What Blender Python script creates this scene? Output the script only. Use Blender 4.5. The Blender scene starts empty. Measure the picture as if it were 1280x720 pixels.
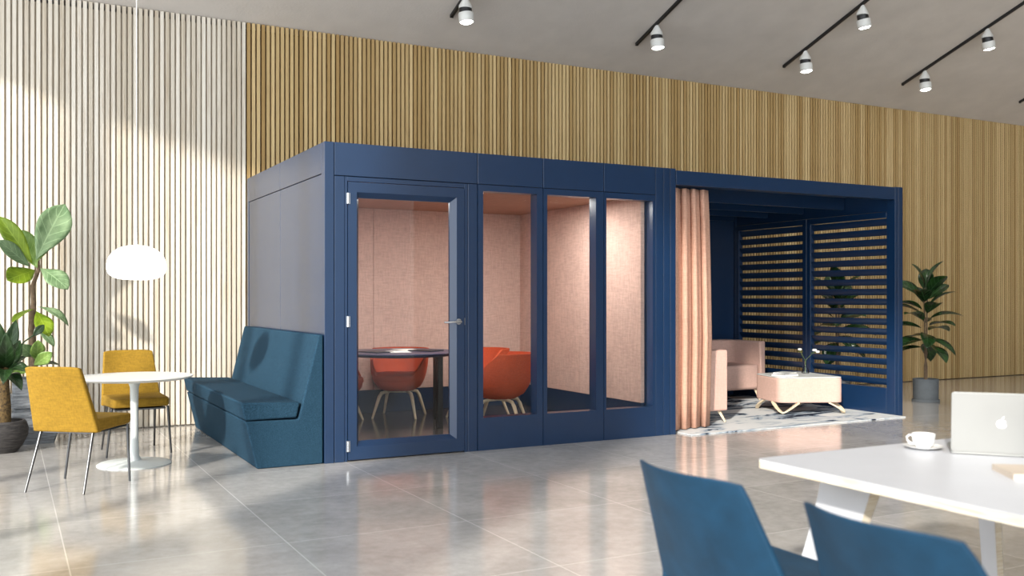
import bpy, math, random
from mathutils import Vector, Matrix
random.seed(7)
C = bpy.context.scene.collection
PI = math.pi

# ------------------------------------------------------------------ materials
def s2l(c):
    return tuple(((v/255)/12.92 if v/255 <= .04045 else ((v/255+.055)/1.055)**2.4) for v in c) + (1.0,)

class NT:
    def __init__(s, name):
        s.m = bpy.data.materials.new(name); s.m.use_nodes = True
        s.t = s.m.node_tree; s.b = s.t.nodes['Principled BSDF']; s.out = s.t.nodes['Material Output']
    def n(s, typ, **kw):
        x = s.t.nodes.new(typ)
        for k, v in kw.items():
            if k.startswith('i_'):
                x.inputs[k[2:].replace('_', ' ')].default_value = v
            else: setattr(x, k, v)
        return x
    def l(s, a, b): s.t.links.new(a, b)
    def math(s, op, a, b=None, c=None):
        x = s.n('ShaderNodeMath', operation=op)
        for i, v in enumerate((a, b, c)):
            if v is None: continue
            if isinstance(v, (int, float)): x.inputs[i].default_value = v
            else: s.l(v, x.inputs[i])
        return x.outputs[0]
    def mix(s, f, a, b):
        x = s.n('ShaderNodeMix', data_type='RGBA')
        for i, v in ((0, f), (6, a), (7, b)):
            if isinstance(v, (int, float, tuple)): x.inputs[i].default_value = v
            else: s.l(v, x.inputs[i])
        return x.outputs[2]
    def coords(s, scale=(1, 1, 1)):
        tc = s.n('ShaderNodeTexCoord'); mp = s.n('ShaderNodeMapping')
        mp.inputs['Scale'].default_value = scale
        s.l(tc.outputs['Object'], mp.inputs['Vector']); return mp.outputs[0]
    def noise(s, vec, scale, detail=4, rough=.55):
        x = s.n('ShaderNodeTexNoise'); x.inputs['Scale'].default_value = scale
        x.inputs['Detail'].default_value = detail; x.inputs['Roughness'].default_value = rough
        s.l(vec, x.inputs['Vector']); return x.outputs['Fac']
    def ramp(s, f, lo, hi):
        x = s.n('ShaderNodeMapRange'); x.inputs[1].default_value = lo; x.inputs[2].default_value = hi
        s.l(f, x.inputs[0]); return x.outputs[0]
    def bump(s, h, strength=.2, dist=.01):
        x = s.n('ShaderNodeBump'); x.inputs['Strength'].default_value = strength; x.inputs['Distance'].default_value = dist
        s.l(h, x.inputs['Height']); s.l(x.outputs[0], s.b.inputs['Normal'])

def simple(name, col, rough=.5, metal=0., var=.12, scale=6., bump=0., bscale=200., coat=0., spec=.5, stretch=(1, 1, 1), sheen=0.):
    k = NT(name); v = k.coords(stretch)
    c = s2l(col); d = tuple(x*(1-var) for x in c[:3])+(1,); e = tuple(min(1, x*(1+var)) for x in c[:3])+(1,)
    k.l(k.mix(k.ramp(k.noise(v, scale), .3, .7), d, e), k.b.inputs['Base Color'])
    k.b.inputs['Roughness'].default_value = rough; k.b.inputs['Metallic'].default_value = metal
    k.b.inputs['Specular IOR Level'].default_value = spec
    k.b.inputs['Coat Weight'].default_value = coat; k.b.inputs['Coat Roughness'].default_value = .24
    k.b.inputs['Sheen Weight'].default_value = sheen
    if bump: k.bump(k.noise(v, bscale, 2), bump, .004)
    return k.m

def fabric(name, col, var=.18, thread=140., rough=.9, bump=.25):
    k = NT(name); a = k.coords((thread*.16, thread*.16, thread)); b = k.coords((thread, thread, thread*.16))
    n1 = k.noise(a, 1, 2); n2 = k.noise(b, 1, 2); n3 = k.noise(k.coords(), 3, 3)
    h = k.math('ADD', n1, n2)
    f = k.math('ADD', k.math('MULTIPLY', h, .4), k.math('MULTIPLY', n3, .2))
    c = s2l(col); d = tuple(x*(1-var) for x in c[:3])+(1,); e = tuple(min(1, x*(1+var)) for x in c[:3])+(1,)
    k.l(k.mix(k.ramp(f, .36, .64), d, e), k.b.inputs['Base Color'])
    k.b.inputs['Roughness'].default_value = rough; k.b.inputs['Specular IOR Level'].default_value = .25
    k.bump(h, bump, .003); return k.m

def sheer(m, f):
    t = m.node_tree; b = t.nodes['Principled BSDF']; o = t.nodes['Material Output']; tr = t.nodes.new('ShaderNodeBsdfTransparent'); mx = t.nodes.new('ShaderNodeMixShader')
    mx.inputs[0].default_value = f; t.links.new(b.outputs[0], mx.inputs[1]); t.links.new(tr.outputs[0], mx.inputs[2]); t.links.new(mx.outputs[0], o.inputs[0]); return m

def speckle(name, col, col2, scale=260., rough=.9):
    k = NT(name); v = k.coords()
    f = k.ramp(k.noise(v, scale, 2, .7), .44, .62)
    k.l(k.mix(f, s2l(col), s2l(col2)), k.b.inputs['Base Color'])
    k.b.inputs['Roughness'].default_value = rough; k.b.inputs['Specular IOR Level'].default_value = .1
    k.bump(k.noise(v, scale, 2), .3, .003); return k.m

def glass(name, refl=.06):
    k = NT(name); t = k.t; t.nodes.remove(k.b)
    tr = k.n('ShaderNodeBsdfTransparent'); gl = k.n('ShaderNodeBsdfGlossy'); gl.inputs['Roughness'].default_value = .02
    tr.inputs['Color'].default_value = (.96, .975, .97, 1)
    fr = k.n('ShaderNodeFresnel'); fr.inputs['IOR'].default_value = 1.35
    mx = k.n('ShaderNodeMixShader'); k.l(fr.outputs[0], mx.inputs[0]); k.l(tr.outputs[0], mx.inputs[1]); k.l(gl.outputs[0], mx.inputs[2])
    k.l(mx.outputs[0], k.out.inputs[0]); return k.m

def emit(name, col, strength):
    k = NT(name); k.b.inputs['Base Color'].default_value = s2l(col); k.b.inputs['Emission Color'].default_value = s2l(col)
    k.b.inputs['Emission Strength'].default_value = strength; k.b.inputs['Roughness'].default_value = .3; return k.m

PITCH = .0525
def slat_mat():
    k = NT('slat_oak'); tc = k.n('ShaderNodeTexCoord'); sx = k.n('ShaderNodeSeparateXYZ'); k.l(tc.outputs['Object'], sx.inputs[0])
    idx = k.math('FLOOR', k.math('ADD', k.math('DIVIDE', sx.outputs[0], PITCH), .5))
    wn = k.n('ShaderNodeTexWhiteNoise', noise_dimensions='1D'); k.l(idx, wn.inputs['W'])
    cb = k.n('ShaderNodeCombineXYZ'); k.l(k.math('MULTIPLY', sx.outputs[0], 90.), cb.inputs[0]); k.l(k.math('MULTIPLY', sx.outputs[1], 30.), cb.inputs[1])
    k.l(k.math('ADD', k.math('MULTIPLY', sx.outputs[2], 2.2), k.math('MULTIPLY', wn.outputs[0], 60.)), cb.inputs[2])
    g = k.noise(cb.outputs[0], 1., 4, .6)
    warm = k.mix(wn.outputs[0], s2l((168, 137, 86)), s2l((214, 188, 138)))
    pale = k.mix(wn.outputs[0], s2l((202, 191, 172)), s2l((234, 227, 214)))   # paler panels left of the pod
    base = k.mix(k.math('LESS_THAN', sx.outputs[0], .03), warm, pale)
    c = k.mix(k.math('MULTIPLY', k.ramp(g, .5, .8), .6), base, s2l((150, 116, 72)))
    k.l(c, k.b.inputs['Base Color']); k.b.inputs['Roughness'].default_value = .6; k.b.inputs['Specular IOR Level'].default_value = .3
    return k.m

def back_mat():
    k = NT('wall_backing'); tc = k.n('ShaderNodeTexCoord'); sx = k.n('ShaderNodeSeparateXYZ'); k.l(tc.outputs['Object'], sx.inputs[0])
    k.l(k.mix(k.math('LESS_THAN', sx.outputs[0], .0), s2l((70, 52, 30)), s2l((200, 190, 174))), k.b.inputs['Base Color']); k.b.inputs['Roughness'].default_value = .9
    return k.m

def floor_mat():
    k = NT('polished_tile'); tc = k.n('ShaderNodeTexCoord'); sx = k.n('ShaderNodeSeparateXYZ'); k.l(tc.outputs['Object'], sx.inputs[0])
    P = 1.09
    def line(o, off):
        m = k.math('FRACT', k.math('DIVIDE', k.math('ADD', o, 100*P-off+.5*P), P))
        return k.math('LESS_THAN', k.math('ABSOLUTE', k.math('SUBTRACT', m, .5)), .0028)
    gl = k.math('MAXIMUM', line(sx.outputs[0], .172), line(sx.outputs[1], -1.24))
    cx = k.math('FLOOR', k.math('DIVIDE', k.math('ADD', sx.outputs[0], 100*P-.172), P)); cy = k.math('FLOOR', k.math('DIVIDE', k.math('ADD', sx.outputs[1], 100*P+1.24), P))
    wn = k.n('ShaderNodeTexWhiteNoise', noise_dimensions='2D'); cb = k.n('ShaderNodeCombineXYZ'); k.l(cx, cb.inputs[0]); k.l(cy, cb.inputs[1]); k.l(cb.outputs[0], wn.inputs['Vector'])
    v = k.coords(); n1 = k.noise(v, 2.2, 8, .68); n2 = k.noise(v, 14, 6, .65); n3 = k.noise(v, 90, 2)
    f = k.math('ADD', k.math('ADD', k.math('MULTIPLY', n1, .55), k.math('MULTIPLY', n2, .35)), k.math('MULTIPLY', n3, .1))
    f = k.math('ADD', k.ramp(f, .36, .64), k.math('MULTIPLY', k.math('SUBTRACT', wn.outputs[0], .5), .3))
    c = k.mix(f, s2l((160, 156, 151)), s2l((192, 188, 183)))
    k.l(k.mix(gl, c, s2l((214, 210, 204))), k.b.inputs['Base Color'])
    k.l(k.math('ADD', .11, k.math('MULTIPLY', n2, .05)), k.b.inputs['Roughness'])
    k.b.inputs['Specular IOR Level'].default_value = .75
    k.b.inputs['Coat Weight'].default_value = .3; k.b.inputs['Coat Roughness'].default_value = .12
    return k.m

def rug_mat():
    k = NT('rug_pile'); v = k.coords((.8, 1.7, 1)); n = k.n('ShaderNodeTexNoise'); n.inputs['Scale'].default_value = 1.5; n.inputs['Detail'].default_value = 9; n.inputs['Roughness'].default_value = .6; n.inputs['Distortion'].default_value = 1.6
    k.l(v, n.inputs['Vector'])
    c = k.mix(k.ramp(n.outputs['Fac'], .41, .45), s2l((30, 38, 54)), s2l((140, 154, 168)))
    c = k.mix(k.ramp(n.outputs['Fac'], .44, .53), c, s2l((204, 205, 204)))
    k.l(c, k.b.inputs['Base Color']); k.b.inputs['Roughness'].default_value = .95; k.b.inputs['Specular IOR Level'].default_value = .1
    k.bump(k.noise(k.coords(), 300, 2), .4, .004); return k.m

def ply_mat():
    k = NT('plywood_edge'); v = k.coords((8, 8, 260)); w = k.noise(v, 1, 2)
    k.l(k.mix(k.ramp(w, .4, .6), s2l((206, 190, 162)), s2l((224, 215, 198))), k.b.inputs['Base Color']); k.b.inputs['Roughness'].default_value = .55; return k.m

def leaf_mat(name, c1, c2, rough=.35, trans=.25):
    k = NT(name); v = k.coords(); n = k.noise(v, 9, 5)
    at = k.n('ShaderNodeAttribute', attribute_name='leaf_uv'); sx = k.n('ShaderNodeSeparateXYZ'); k.l(at.outputs['Vector'], sx.inputs[0])
    q = k.math('ABSOLUTE', sx.outputs[1]); mid = k.math('LESS_THAN', q, .045)
    fr = k.math('FRACT', k.math('SUBTRACT', k.math('MULTIPLY', sx.outputs[0], 6.), k.math('MULTIPLY', q, 1.6)))
    vein = k.math('MAXIMUM', mid, k.math('LESS_THAN', k.math('ABSOLUTE', k.math('SUBTRACT', fr, .5)), .05))
    pal = tuple(min(1, x*1.5+.04) for x in s2l(c2)[:3])+(1,)
    k.l(k.mix(k.math('MULTIPLY', vein, .6), k.mix(k.ramp(n, .35, .65), s2l(c1), s2l(c2)), pal), k.b.inputs['Base Color']); k.b.inputs['Roughness'].default_value = rough
    tl = k.n('ShaderNodeBsdfTranslucent'); tl.inputs['Color'].default_value = s2l(c2)
    mx = k.n('ShaderNodeMixShader'); mx.inputs[0].default_value = trans
    k.l(k.b.outputs[0], mx.inputs[1]); k.l(tl.outputs[0], mx.inputs[2]); k.l(mx.outputs[0], k.out.inputs[0]); k.bump(k.noise(v, 25, 3), .25, .01); return k.m

def woven(name, c1, c2, ring=55.):
    k = NT(name); v = k.coords((6, 6, ring)); n = k.noise(v, 1.2, 5, .7)
    k.l(k.mix(k.ramp(n, .35, .65), s2l(c1), s2l(c2)), k.b.inputs['Base Color']); k.b.inputs['Roughness'].default_value = .85
    k.bump(n, .9, .02); return k.m

M = dict(
    slat=slat_mat(), backing=back_mat(), floor=floor_mat(),
    ceiling=simple('plaster', (208, 201, 193), .95, var=.05, scale=2.5, bump=.6, bscale=38, stretch=(1, 1, 1)),
    concrete=simple('concrete', (170, 168, 165), .9), mullion=simple('facade_metal', (60, 62, 66), .5),
    navy=simple('navy_lacquer', (13, 42, 74), .32, var=.03, bump=.02, bscale=500, spec=.45, coat=.45),
    navy_dark=simple('navy_gap', (18, 26, 46), .7, var=.03),
    pink=fabric('pod_lining', (206, 173, 160), .16, 60, bump=.05), podceil=simple('pod_ceiling', (170, 128, 106), .8, var=.1, scale=3, stretch=(8, 1, 1)),
    podfloor=simple('pod_tile_shaded', (70, 66, 64), .14, var=.25, scale=9),  # same tile as outside, the shade inside the pod put into its colour
    glass=glass('clear_glass'), chrome=simple('chrome', (205, 207, 210), .2, 1., var=.03), steel=simple('brushed_steel', (92, 92, 92), .3, 1., var=.05),
    bench=speckle('bench_wool', (14, 36, 52), (54, 86, 106), 300.), yellow=fabric('mustard_wool', (140, 108, 32), .22, 110),
    white=simple('white_lacquer', (212, 212, 208), .35, var=.03), whitem=simple('white_metal', (196, 200, 197), .4, var=.03),
    lamp=emit('opal_glass', (255, 252, 246), 3.2), orange=fabric('orange_wool', (190, 80, 48), .16, 150),
    ash=simple('pale_ash', (214, 196, 166), .5, var=.12, scale=3, stretch=(20, 20, 2)), navytop=simple('navy_laminate', (38, 50, 84), .3, var=.04),
    blackm=simple('black_metal', (24, 24, 26), .45, var=.1), curtain=sheer(fabric('curtain_linen', (204, 160, 138), .14, 90, bump=.2), .13),
    blush=fabric('blush_wool', (204, 168, 154), .1, 130, bump=.2), rug=rug_mat(), rugedge=simple('rug_binding', (190, 196, 200), .95),
    paper=simple('paper', (236, 234, 228), .7, var=.02), print=simple('printed_cover', (40, 42, 50), .5, var=.5, scale=14),
    cover=simple('kraft_cover', (188, 174, 158), .7, var=.05), petal=simple('petal', (240, 238, 230), .7, var=.03), stem=simple('green_stem', (92, 110, 50), .6),
    tealther=simple('teal_leather', (18, 54, 78), .6, var=.2, scale=9, bump=.15, bscale=90, spec=.25), ply=ply_mat(),
    tabletop=simple('white_laminate', (186, 187, 191), .4, var=.02), alu=simple('aluminium', (158, 158, 155), .45, .35, var=.02), key=simple('keyboard_black', (30, 30, 32), .5),
    logo=simple('logo_white', (250, 250, 250), .3, var=.01), china=simple('china', (240, 240, 238), .15, var=.01), coffee=simple('coffee', (70, 42, 24), .2),
    figleaf=leaf_mat('fig_leaf', (88, 128, 44), (150, 178, 96), .4, .3), figpale=leaf_mat('fig_leaf_pale', (92, 122, 80), (136, 160, 118), .45, .15), limeleaf=leaf_mat('lime_leaf', (96, 124, 18), (146, 170, 40), .4, .4),
    darkleaf=leaf_mat('dark_leaf', (20, 40, 18), (40, 66, 30), .3, .1), rubber=leaf_mat('rubber_leaf', (24, 48, 24), (48, 84, 38), .25, .12),
    bark=simple('bark', (112, 92, 72), .9, var=.35, scale=30, bump=.6, bscale=60), speck=simple('speckled_bark', (84, 66, 36), .9, var=.8, scale=45, bump=.6, bscale=60),
    darkpot=woven('dark_wicker', (30, 28, 28), (66, 62, 60), 40), greypot=woven('grey_weathered_wood', (88, 92, 96), (140, 144, 148), 40),
    conc_pot=simple('concrete_pot', (92, 97, 101), .85, var=.12, scale=12, bump=.3, bscale=80), soil=simple('soil', (50, 38, 28), 1., bump=.8, bscale=60),
)
tglow = emit('spot_lens', (255, 252, 246), 40.)

# ------------------------------------------------------------------ mesh builder
class MB:
    def __init__(s): s.v = []; s.f = []; s.mi = []
    def add(s, vs, fs, mi=0):
        o = len(s.v); s.v += [tuple(p) for p in vs]; s.f += [tuple(i+o for i in f) for f in fs]; s.mi += [mi]*len(fs); return s
    def box(s, x0, x1, y0, y1, z0, z1, mi=0):
        return s.add([(x, y, z) for z in (z0, z1) for y in (y0, y1) for x in (x0, x1)], [(0, 2, 3, 1), (4, 5, 7, 6), (0, 1, 5, 4), (2, 6, 7, 3), (0, 4, 6, 2), (1, 3, 7, 5)], mi)
    def loft(s, rings, cap=True, close=True, mi=0):
        n = len(rings[0]); vs = [p for r in rings for p in r]; fs = []
        for i in range(len(rings)-1):
            for j in range(n if close else n-1):
                a = i*n+j; b = i*n+(j+1) % n; fs.append((a, b, b+n, a+n))
        if cap: fs.append(tuple(range(n-1, -1, -1))); fs.append(tuple(range((len(rings)-1)*n, len(rings)*n)))
        return s.add(vs, fs, mi)
    def prism(s, poly, axis, a, b, mi=0):   # poly in the two other axes
        def P(p, t): return {'x': (t, p[0], p[1]), 'y': (p[0], t, p[1]), 'z': (p[0], p[1], t)}[axis]
        return s.loft([[P(p, a) for p in poly], [P(p, b) for p in poly]], mi=mi)
    def lathe(s, prof, n=32, c=(0, 0, 0), mi=0):
        return s.loft([[(c[0]+r*math.cos(2*PI*j/n), c[1]+r*math.sin(2*PI*j/n), c[2]+z) for j in range(n)] for r, z in prof], mi=mi)
    def tube(s, pts, rad, n=10, mi=0):
        pts = [Vector(p) for p in pts]; rings = []
        up = Vector((.13, .31, .94))
        for i, p in enumerate(pts):
            t = (pts[min(i+1, len(pts)-1)]-pts[max(i-1, 0)]).normalized()
            a = t.cross(up)
            if a.length < .05: a = t.cross(Vector((1, 0, 0)))
            a.normalize(); b = t.cross(a); up = b.cross(t) if False else up
            r = rad[i] if isinstance(rad, (list, tuple)) else rad
            rings.append([tuple(p+a*(r*math.cos(2*PI*j/n))+b*(r*math.sin(2*PI*j/n))) for j in range(n)])
        return s.loft(rings, mi=mi)
    def bar(s, p, q, w, d, up=(0, 0, 1), w2=None, d2=None):   # tapered rectangular bar
        p, q = Vector(p), Vector(q); t = (q-p).normalized(); a = t.cross(Vector(up))
        if a.length < .05: a = t.cross(Vector((1, 0, 0)))
        a.normalize(); b = t.cross(a); rings = []
        for c, ww, dd in ((p, w, d), (q, w2 or w, d2 or d)):
            rings.append([tuple(c+a*(ww/2*i)+b*(dd/2*j)) for i, j in ((-1, -1), (1, -1), (1, 1), (-1, 1))])
        return s.loft(rings)
    def build(s, name, mats, parent=None, smooth=True, bevel=0., seg=2, subsurf=0, solid=0., ang=40):
        me = bpy.data.meshes.new(name); me.from_pydata(s.v, [], s.f)
        if not isinstance(mats, (list, tuple)): mats = [mats]
        for m in mats: me.materials.append(m)
        if len(mats) > 1: me.polygons.foreach_set('material_index', s.mi)
        import bmesh
        bm = bmesh.new(); bm.from_mesh(me); bmesh.ops.recalc_face_normals(bm, faces=bm.faces); bm.to_mesh(me); bm.free()
        if smooth:
            me.polygons.foreach_set('use_smooth', [True]*len(me.polygons)); me.set_sharp_from_angle(angle=math.radians(ang))
        o = bpy.data.objects.new(name, me); C.objects.link(o)
        if parent: o.parent = parent
        if solid:
            m = o.modifiers.new('s', 'SOLIDIFY'); m.thickness = solid; m.offset = 0
        if bevel:
            m = o.modifiers.new('b', 'BEVEL'); m.width = bevel; m.segments = seg; m.limit_method = 'ANGLE'; m.angle_limit = math.radians(40)
            m.harden_normals = False
        if subsurf:
            m = o.modifiers.new('u', 'SUBSURF'); m.levels = subsurf; m.render_levels = subsurf
        return o

def tag(o, label, cat, group=None):
    o['label'] = label; o['category'] = cat
    if group: o['group'] = group
    return o
def thing(name, label, cat, loc=(0, 0, 0), rz=0., group=None):
    o = bpy.data.objects.new(name, None); C.objects.link(o); o.location = loc; o.rotation_euler = (0, 0, rz); o.empty_display_size = .1
    return tag(o, label, cat, group)
def struct(o): o['kind'] = 'structure'; return o
def dup(root, loc, rz, label):
    r = root.copy(); C.objects.link(r); r.location = loc; r.rotation_euler = (0, 0, rz); r['label'] = label
    for ch in list(root.children):
        c = ch.copy(); C.objects.link(c); c.parent = r
        for g in list(ch.children):
            d = g.copy(); C.objects.link(d); d.parent = c
    return r
def rrect(x0, x1, y0, y1, r, n=5):
    out = []
    for cx, cy, a0 in ((x1-r, y1-r, 0), (x0+r, y1-r, PI/2), (x0+r, y0+r, PI), (x1-r, y0+r, 3*PI/2)):
        for i in range(n+1):
            a = a0+PI/2*i/n; out.append((cx+r*math.cos(a), cy+r*math.sin(a)))
    return out

# ------------------------------------------------------------------ setting
CW, SL = 4.34, .361                     # ceiling height at the slatted wall, slope of the roof
def cz(y): return CW + SL*(2.95-y)
XL, XR, YF, YB = -4.7, 19.0, -14.0, 2.95
struct(MB().box(XL-.3, XR+.3, YF, 3.15, -.2, 0).build('floor', M['floor'], smooth=False))
struct(MB().prism([(YF, cz(YF)), (3.15, cz(3.15)), (3.15, cz(3.15)+.2), (YF, cz(YF)+.2)], 'x', XL-.3, XR+.3).build('ceiling', M['ceiling'], smooth=False))
w = MB().box(XL, XR, 2.998, 3.15, 0, CW-.07, 1)
for i in range(int((XL+.1)/PITCH), int((XR-.05)/PITCH)):
    x = i*PITCH; w.box(x-.0172, x+.0172, 2.95, 3.0, .012, CW-.012)
struct(w.build('wall_back', [M['slat'], M['backing']], smooth=False))
lw = MB()
def lwall(y0, y1, f0, f1): lw.prism([(y0, f0(y0)), (y1, f0(y1)), (y1, f1(y1)), (y0, f1(y0))], 'x', XL-.12, XL)
Z0 = lambda y: 0.
h1 = lambda y: cz(y)-.12
h2 = lambda y: cz(y)-.75
lwall(1.9, 3.15, Z0, cz); lwall(YF, -10.7, Z0, cz); lwall(-6.95, -4.72, Z0, cz)
lwall(-4.72, 1.9, h1, cz); lwall(-10.7, -6.95, h2, cz)
for y, ww in ((.1, .3), (-1.7, .12), (-3.6, .12)): lwall(y-ww/2, y+ww/2, Z0, cz)
struct(lw.build('wall_left', M['concrete'], smooth=False))
struct(MB().box(6.5, XR, YF-.2, YF, 0, cz(YF)).build('wall_front', M['concrete'], smooth=False))
struct(MB().prism([(YF, 0), (3.15, 0), (3.15, cz(3.15)), (YF, cz(YF))], 'x', XR, XR+.3).build('wall_right', M['concrete'], smooth=False))

# ------------------------------------------------------------------ closed meeting pod
HP = 2.615
pod = thing('meeting_pod', 'closed navy meeting pod with glazed door and three tall windows, lined in pink fabric', 'pod')
G = .003
def panel(name, x0, x1, y0, y1, z0, z1, m='navy', par=None, bevel=.002):
    return MB().box(x0, x1, y0, y1, z0, z1).build(name, M[m], par or pod, smooth=False, bevel=bevel, seg=1)
# carcass behind the seams (dark gaps)
panel('corner_post', 0, .081-G, 0, .09, 0, HP)
panel('corner_post', 0, .09, 2.72, 2.8, 0, HP)
for x0, x1 in ((.081, 1.377), (1.377, 2.04), (2.04, 2.70), (2.70, 3.30)):
    panel('fascia_panel', x0+G, x1-G, 0, .08, 2.343+G, HP)
for y0, y1 in ((.09, 1.42), (1.42, 2.72)):
    panel('fascia_panel', 0, .06, y0+G, y1-G, 2.36+G, HP); panel('side_panel', .004, .06, y0+G, y1-G, 0, 2.36-G)
panel('frame_core', .02, 3.28, .02, .07, 2.335, 2.352, 'navy_dark', bevel=0)
panel('frame_core', .02, .05, .1, 2.7, 2.35, 2.37, 'navy_dark', bevel=0)
panel('roof_panel', .05, 3.45, .07, 2.78, 2.5, 2.6)
panel('ceiling_lining', .1, 3.22, .13, 2.62, 2.34, 2.40, 'podceil')
panel('floor_plate', .05, 3.3, .1, 2.72, 0, .06, 'podfloor')
# back and right walls lined in pink, with navy skirting
panel('back_panel', .05, 3.45, 2.66, 2.8, 0, 2.5)
for x0, x1 in ((.1, 1.35), (1.35, 2.6), (2.6, 3.22)): panel('wall_lining', x0+.002, x1-.002, 2.6, 2.65, .315, 2.34, 'pink')
panel('partition', 3.26, 3.5, .12, 2.8, 0, HP-.01)
for y0, y1 in ((.12, 1.25), (1.25, 2.6)): panel('wall_lining', 3.21, 3.255, y0+.002, y1-.002, .315, 2.34, 'pink')
for y0, y1 in ((.12, 1.42), (1.42, 2.6)): panel('wall_lining', .062, .1, y0+.002, y1-.002, .315, 2.34, 'pink')
panel('skirting', .1, 3.22, 2.61, 2.65, .06, .313); panel('skirting', 3.215, 3.25, .12, 2.61, .06, .313); panel('skirting', .064, .1, .12, 2.61, .06, .313)
# end posts on the right
for x0, x1 in ((3.30, 3.395), (3.395, 3.475), (3.475, 3.547)): panel('end_post', x0+G, x1-G, 0, .11, 0, HP)
panel('frame_core', 3.3, 3.54, .01, .1, 0, HP-.005, 'navy_dark', bevel=0)
# door frame
panel('door_frame', .081+G, .169-.002, 0, .1, 0, 2.343-G); panel('door_frame', .169, .193, .004, .1, 0, 2.343-G)
panel('door_frame', .193, 1.252, .004, .1, 2.302, 2.343-G)
panel('door_frame', 1.253, 1.284, .004, .1, 0, 2.343-G); panel('door_frame', 1.286, 1.377-G, 0, .1, 0, 2.343-G)
# door leaf with splayed reveal
dx0, dx1, dz0, dz1 = .197, 1.249, .012, 2.298
ox0, ox1, oz0, oz1 = .272, 1.176, .118, 2.216
gx0, gx1, gz0, gz1 = .300, 1.128, .160, 2.172
db = MB()
R0 = [(dx0, 0, dz0), (dx1, 0, dz0), (dx1, 0, dz1), (dx0, 0, dz1)]; R1 = [(ox0, 0, oz0), (ox1, 0, oz0), (ox1, 0, oz1), (ox0, 0, oz1)]
R2 = [(gx0, .045, gz0), (gx1, .045, gz0), (gx1, .045, gz1), (gx0, .045, gz1)]; R3 = [(gx0, .07, gz0), (gx1, .07, gz0), (gx1, .07, gz1), (gx0, .07, gz1)]
R4 = [(dx0, .07, dz0), (dx1, .07, dz0), (dx1, .07, dz1), (dx0, .07, dz1)]
db.loft([R0, R1, R2, R3, R4, R0], cap=False)
door = db.build('door', M['navy'], pod, smooth=False)
MB().box(gx0-.005, gx1+.005, .052, .058, gz0-.005, gz1+.005).build('glass_pane', M['glass'], door, smooth=False)
for z in (2.16, 1.15, .127):
    o = MB().lathe([(.008, -.045), (.0095, -.044), (.0095, .044), (.008, .045)], 12, (.196, -.008, z)); o.box(.18, .212, -.006, .0, z-.045, z+.045)
    o.build('hinge', M['chrome'], door)
hd = MB()
hd.add(*(lambda n: ([(1.19+.026*math.cos(2*PI*j/n), y, 1.138+.026*math.sin(2*PI*j/n)) for y in (.0, -.012) for j in range(n)], [tuple(range(n)), tuple(range(2*n-1, n-1, -1))]+[(j, (j+1) % n, n+(j+1) % n, n+j) for j in range(n)]))(24))
hd.tube([(1.19, -.01, 1.138), (1.19, -.05, 1.138)], .010); hd.tube([(1.196, -.052, 1.138), (1.17, -.056, 1.138), (1.12, -.055, 1.136), (1.06, -.053, 1.134), (1.035, -.05, 1.134)], [.011, .011, .010, .009, .008])
hd.build('door_handle', M['chrome'], door)
MB().box(1.2505, 1.2545, -.003, .01, 1.11, 1.17).build('strike_plate', M['chrome'], door, smooth=False)
# three window units
for (x0, x1, a, b, zt) in ((1.377, 2.04, 1.432, 1.974, 2.28), (2.04, 2.70, 2.083, 2.611, 2.30), (2.70, 3.30, 2.728, 3.266, 2.275)):
    f = MB(); D = .115
    X0, X1, Z1 = x0+G, x1-G, 2.343-G
    zt = 2.285
    f.box(X0, a, 0, D, 0, Z1); f.box(b, X1, 0, D, 0, Z1); f.box(a, b, 0, D, zt, Z1); f.box(a, b, 0, D, 0, .288)
    fr = f.build('window_frame', M['navy'], pod, smooth=False)
    MB().box(a-.004, b+.004, .095, .101, .284, zt+.004).build('glass_pane', M['glass'], fr, smooth=False)
pl = MB().lathe([(.0, 0), (.09, 0), (.095, -.004), (.095, -.018), (.0, -.018)], 24, (1.6, .55, 2.34)).build('added_glow_disc', emit('added_disc_glow', (255, 240, 222), 1.), pod)  # glowing disc added to light the pod, placed out of view
def area(name, loc, size, power, col, rot=(0, 0, 0)):
    l = bpy.data.lights.new(name, 'AREA'); l.shape = 'DISK'; l.size = size; l.energy = power; l.color = col
    o = bpy.data.objects.new(name, l); C.objects.link(o); o.location = loc; o.rotation_euler = rot; return o
for x in (.8, 2.5):
    area('pod_fill', (x, .75, 2.31), .5, 34, (1, .96, .92)).parent = pod  # fill lights added to brighten the lining, no fixture of their own

# ------------------------------------------------------------------ open lounge pod
lp = thing('lounge_pod', 'open navy lounge pod with slatted louvre end wall and solid roof', 'pod', (3.55, 0, 0))
lp.location = (0, 0, 0)
LX0, LX1, LX2 = 3.505, 6.65, 6.775
panel('roof_beam', 3.55, LX1-.004, 0, .10, 2.459, 2.6, par=lp)
panel('roof_slab', LX0, LX1, .113, 2.8, 2.545, 2.6, par=lp)
for y in (.74, 1.40, 2.05): panel('ceiling_joist', LX0, LX1, y, y+.05, 2.40, 2.55, par=lp)
panel('roof_beam', LX0, LX1, 2.7, 2.8, 2.40, 2.6, par=lp)
panel('back_panel', 3.505, 5.0, 2.72, 2.78, 0, 2.4, par=lp); panel('back_panel', 5.005, 6.645, 2.72, 2.78, 0, 2.4, par=lp)
ep = panel('end_post', LX1, 6.70, .0, .12, 0, HP-.01, par=lp); panel('end_post', 6.704, LX2, 0, .1, 0, HP-.01, par=lp); panel('end_post', LX1, LX2, 2.68, 2.8, 0, HP-.01, par=lp)
panel('side_header', LX1+.01, LX2-.01, .12, 2.68, 2.335, 2.6, par=lp)
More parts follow.
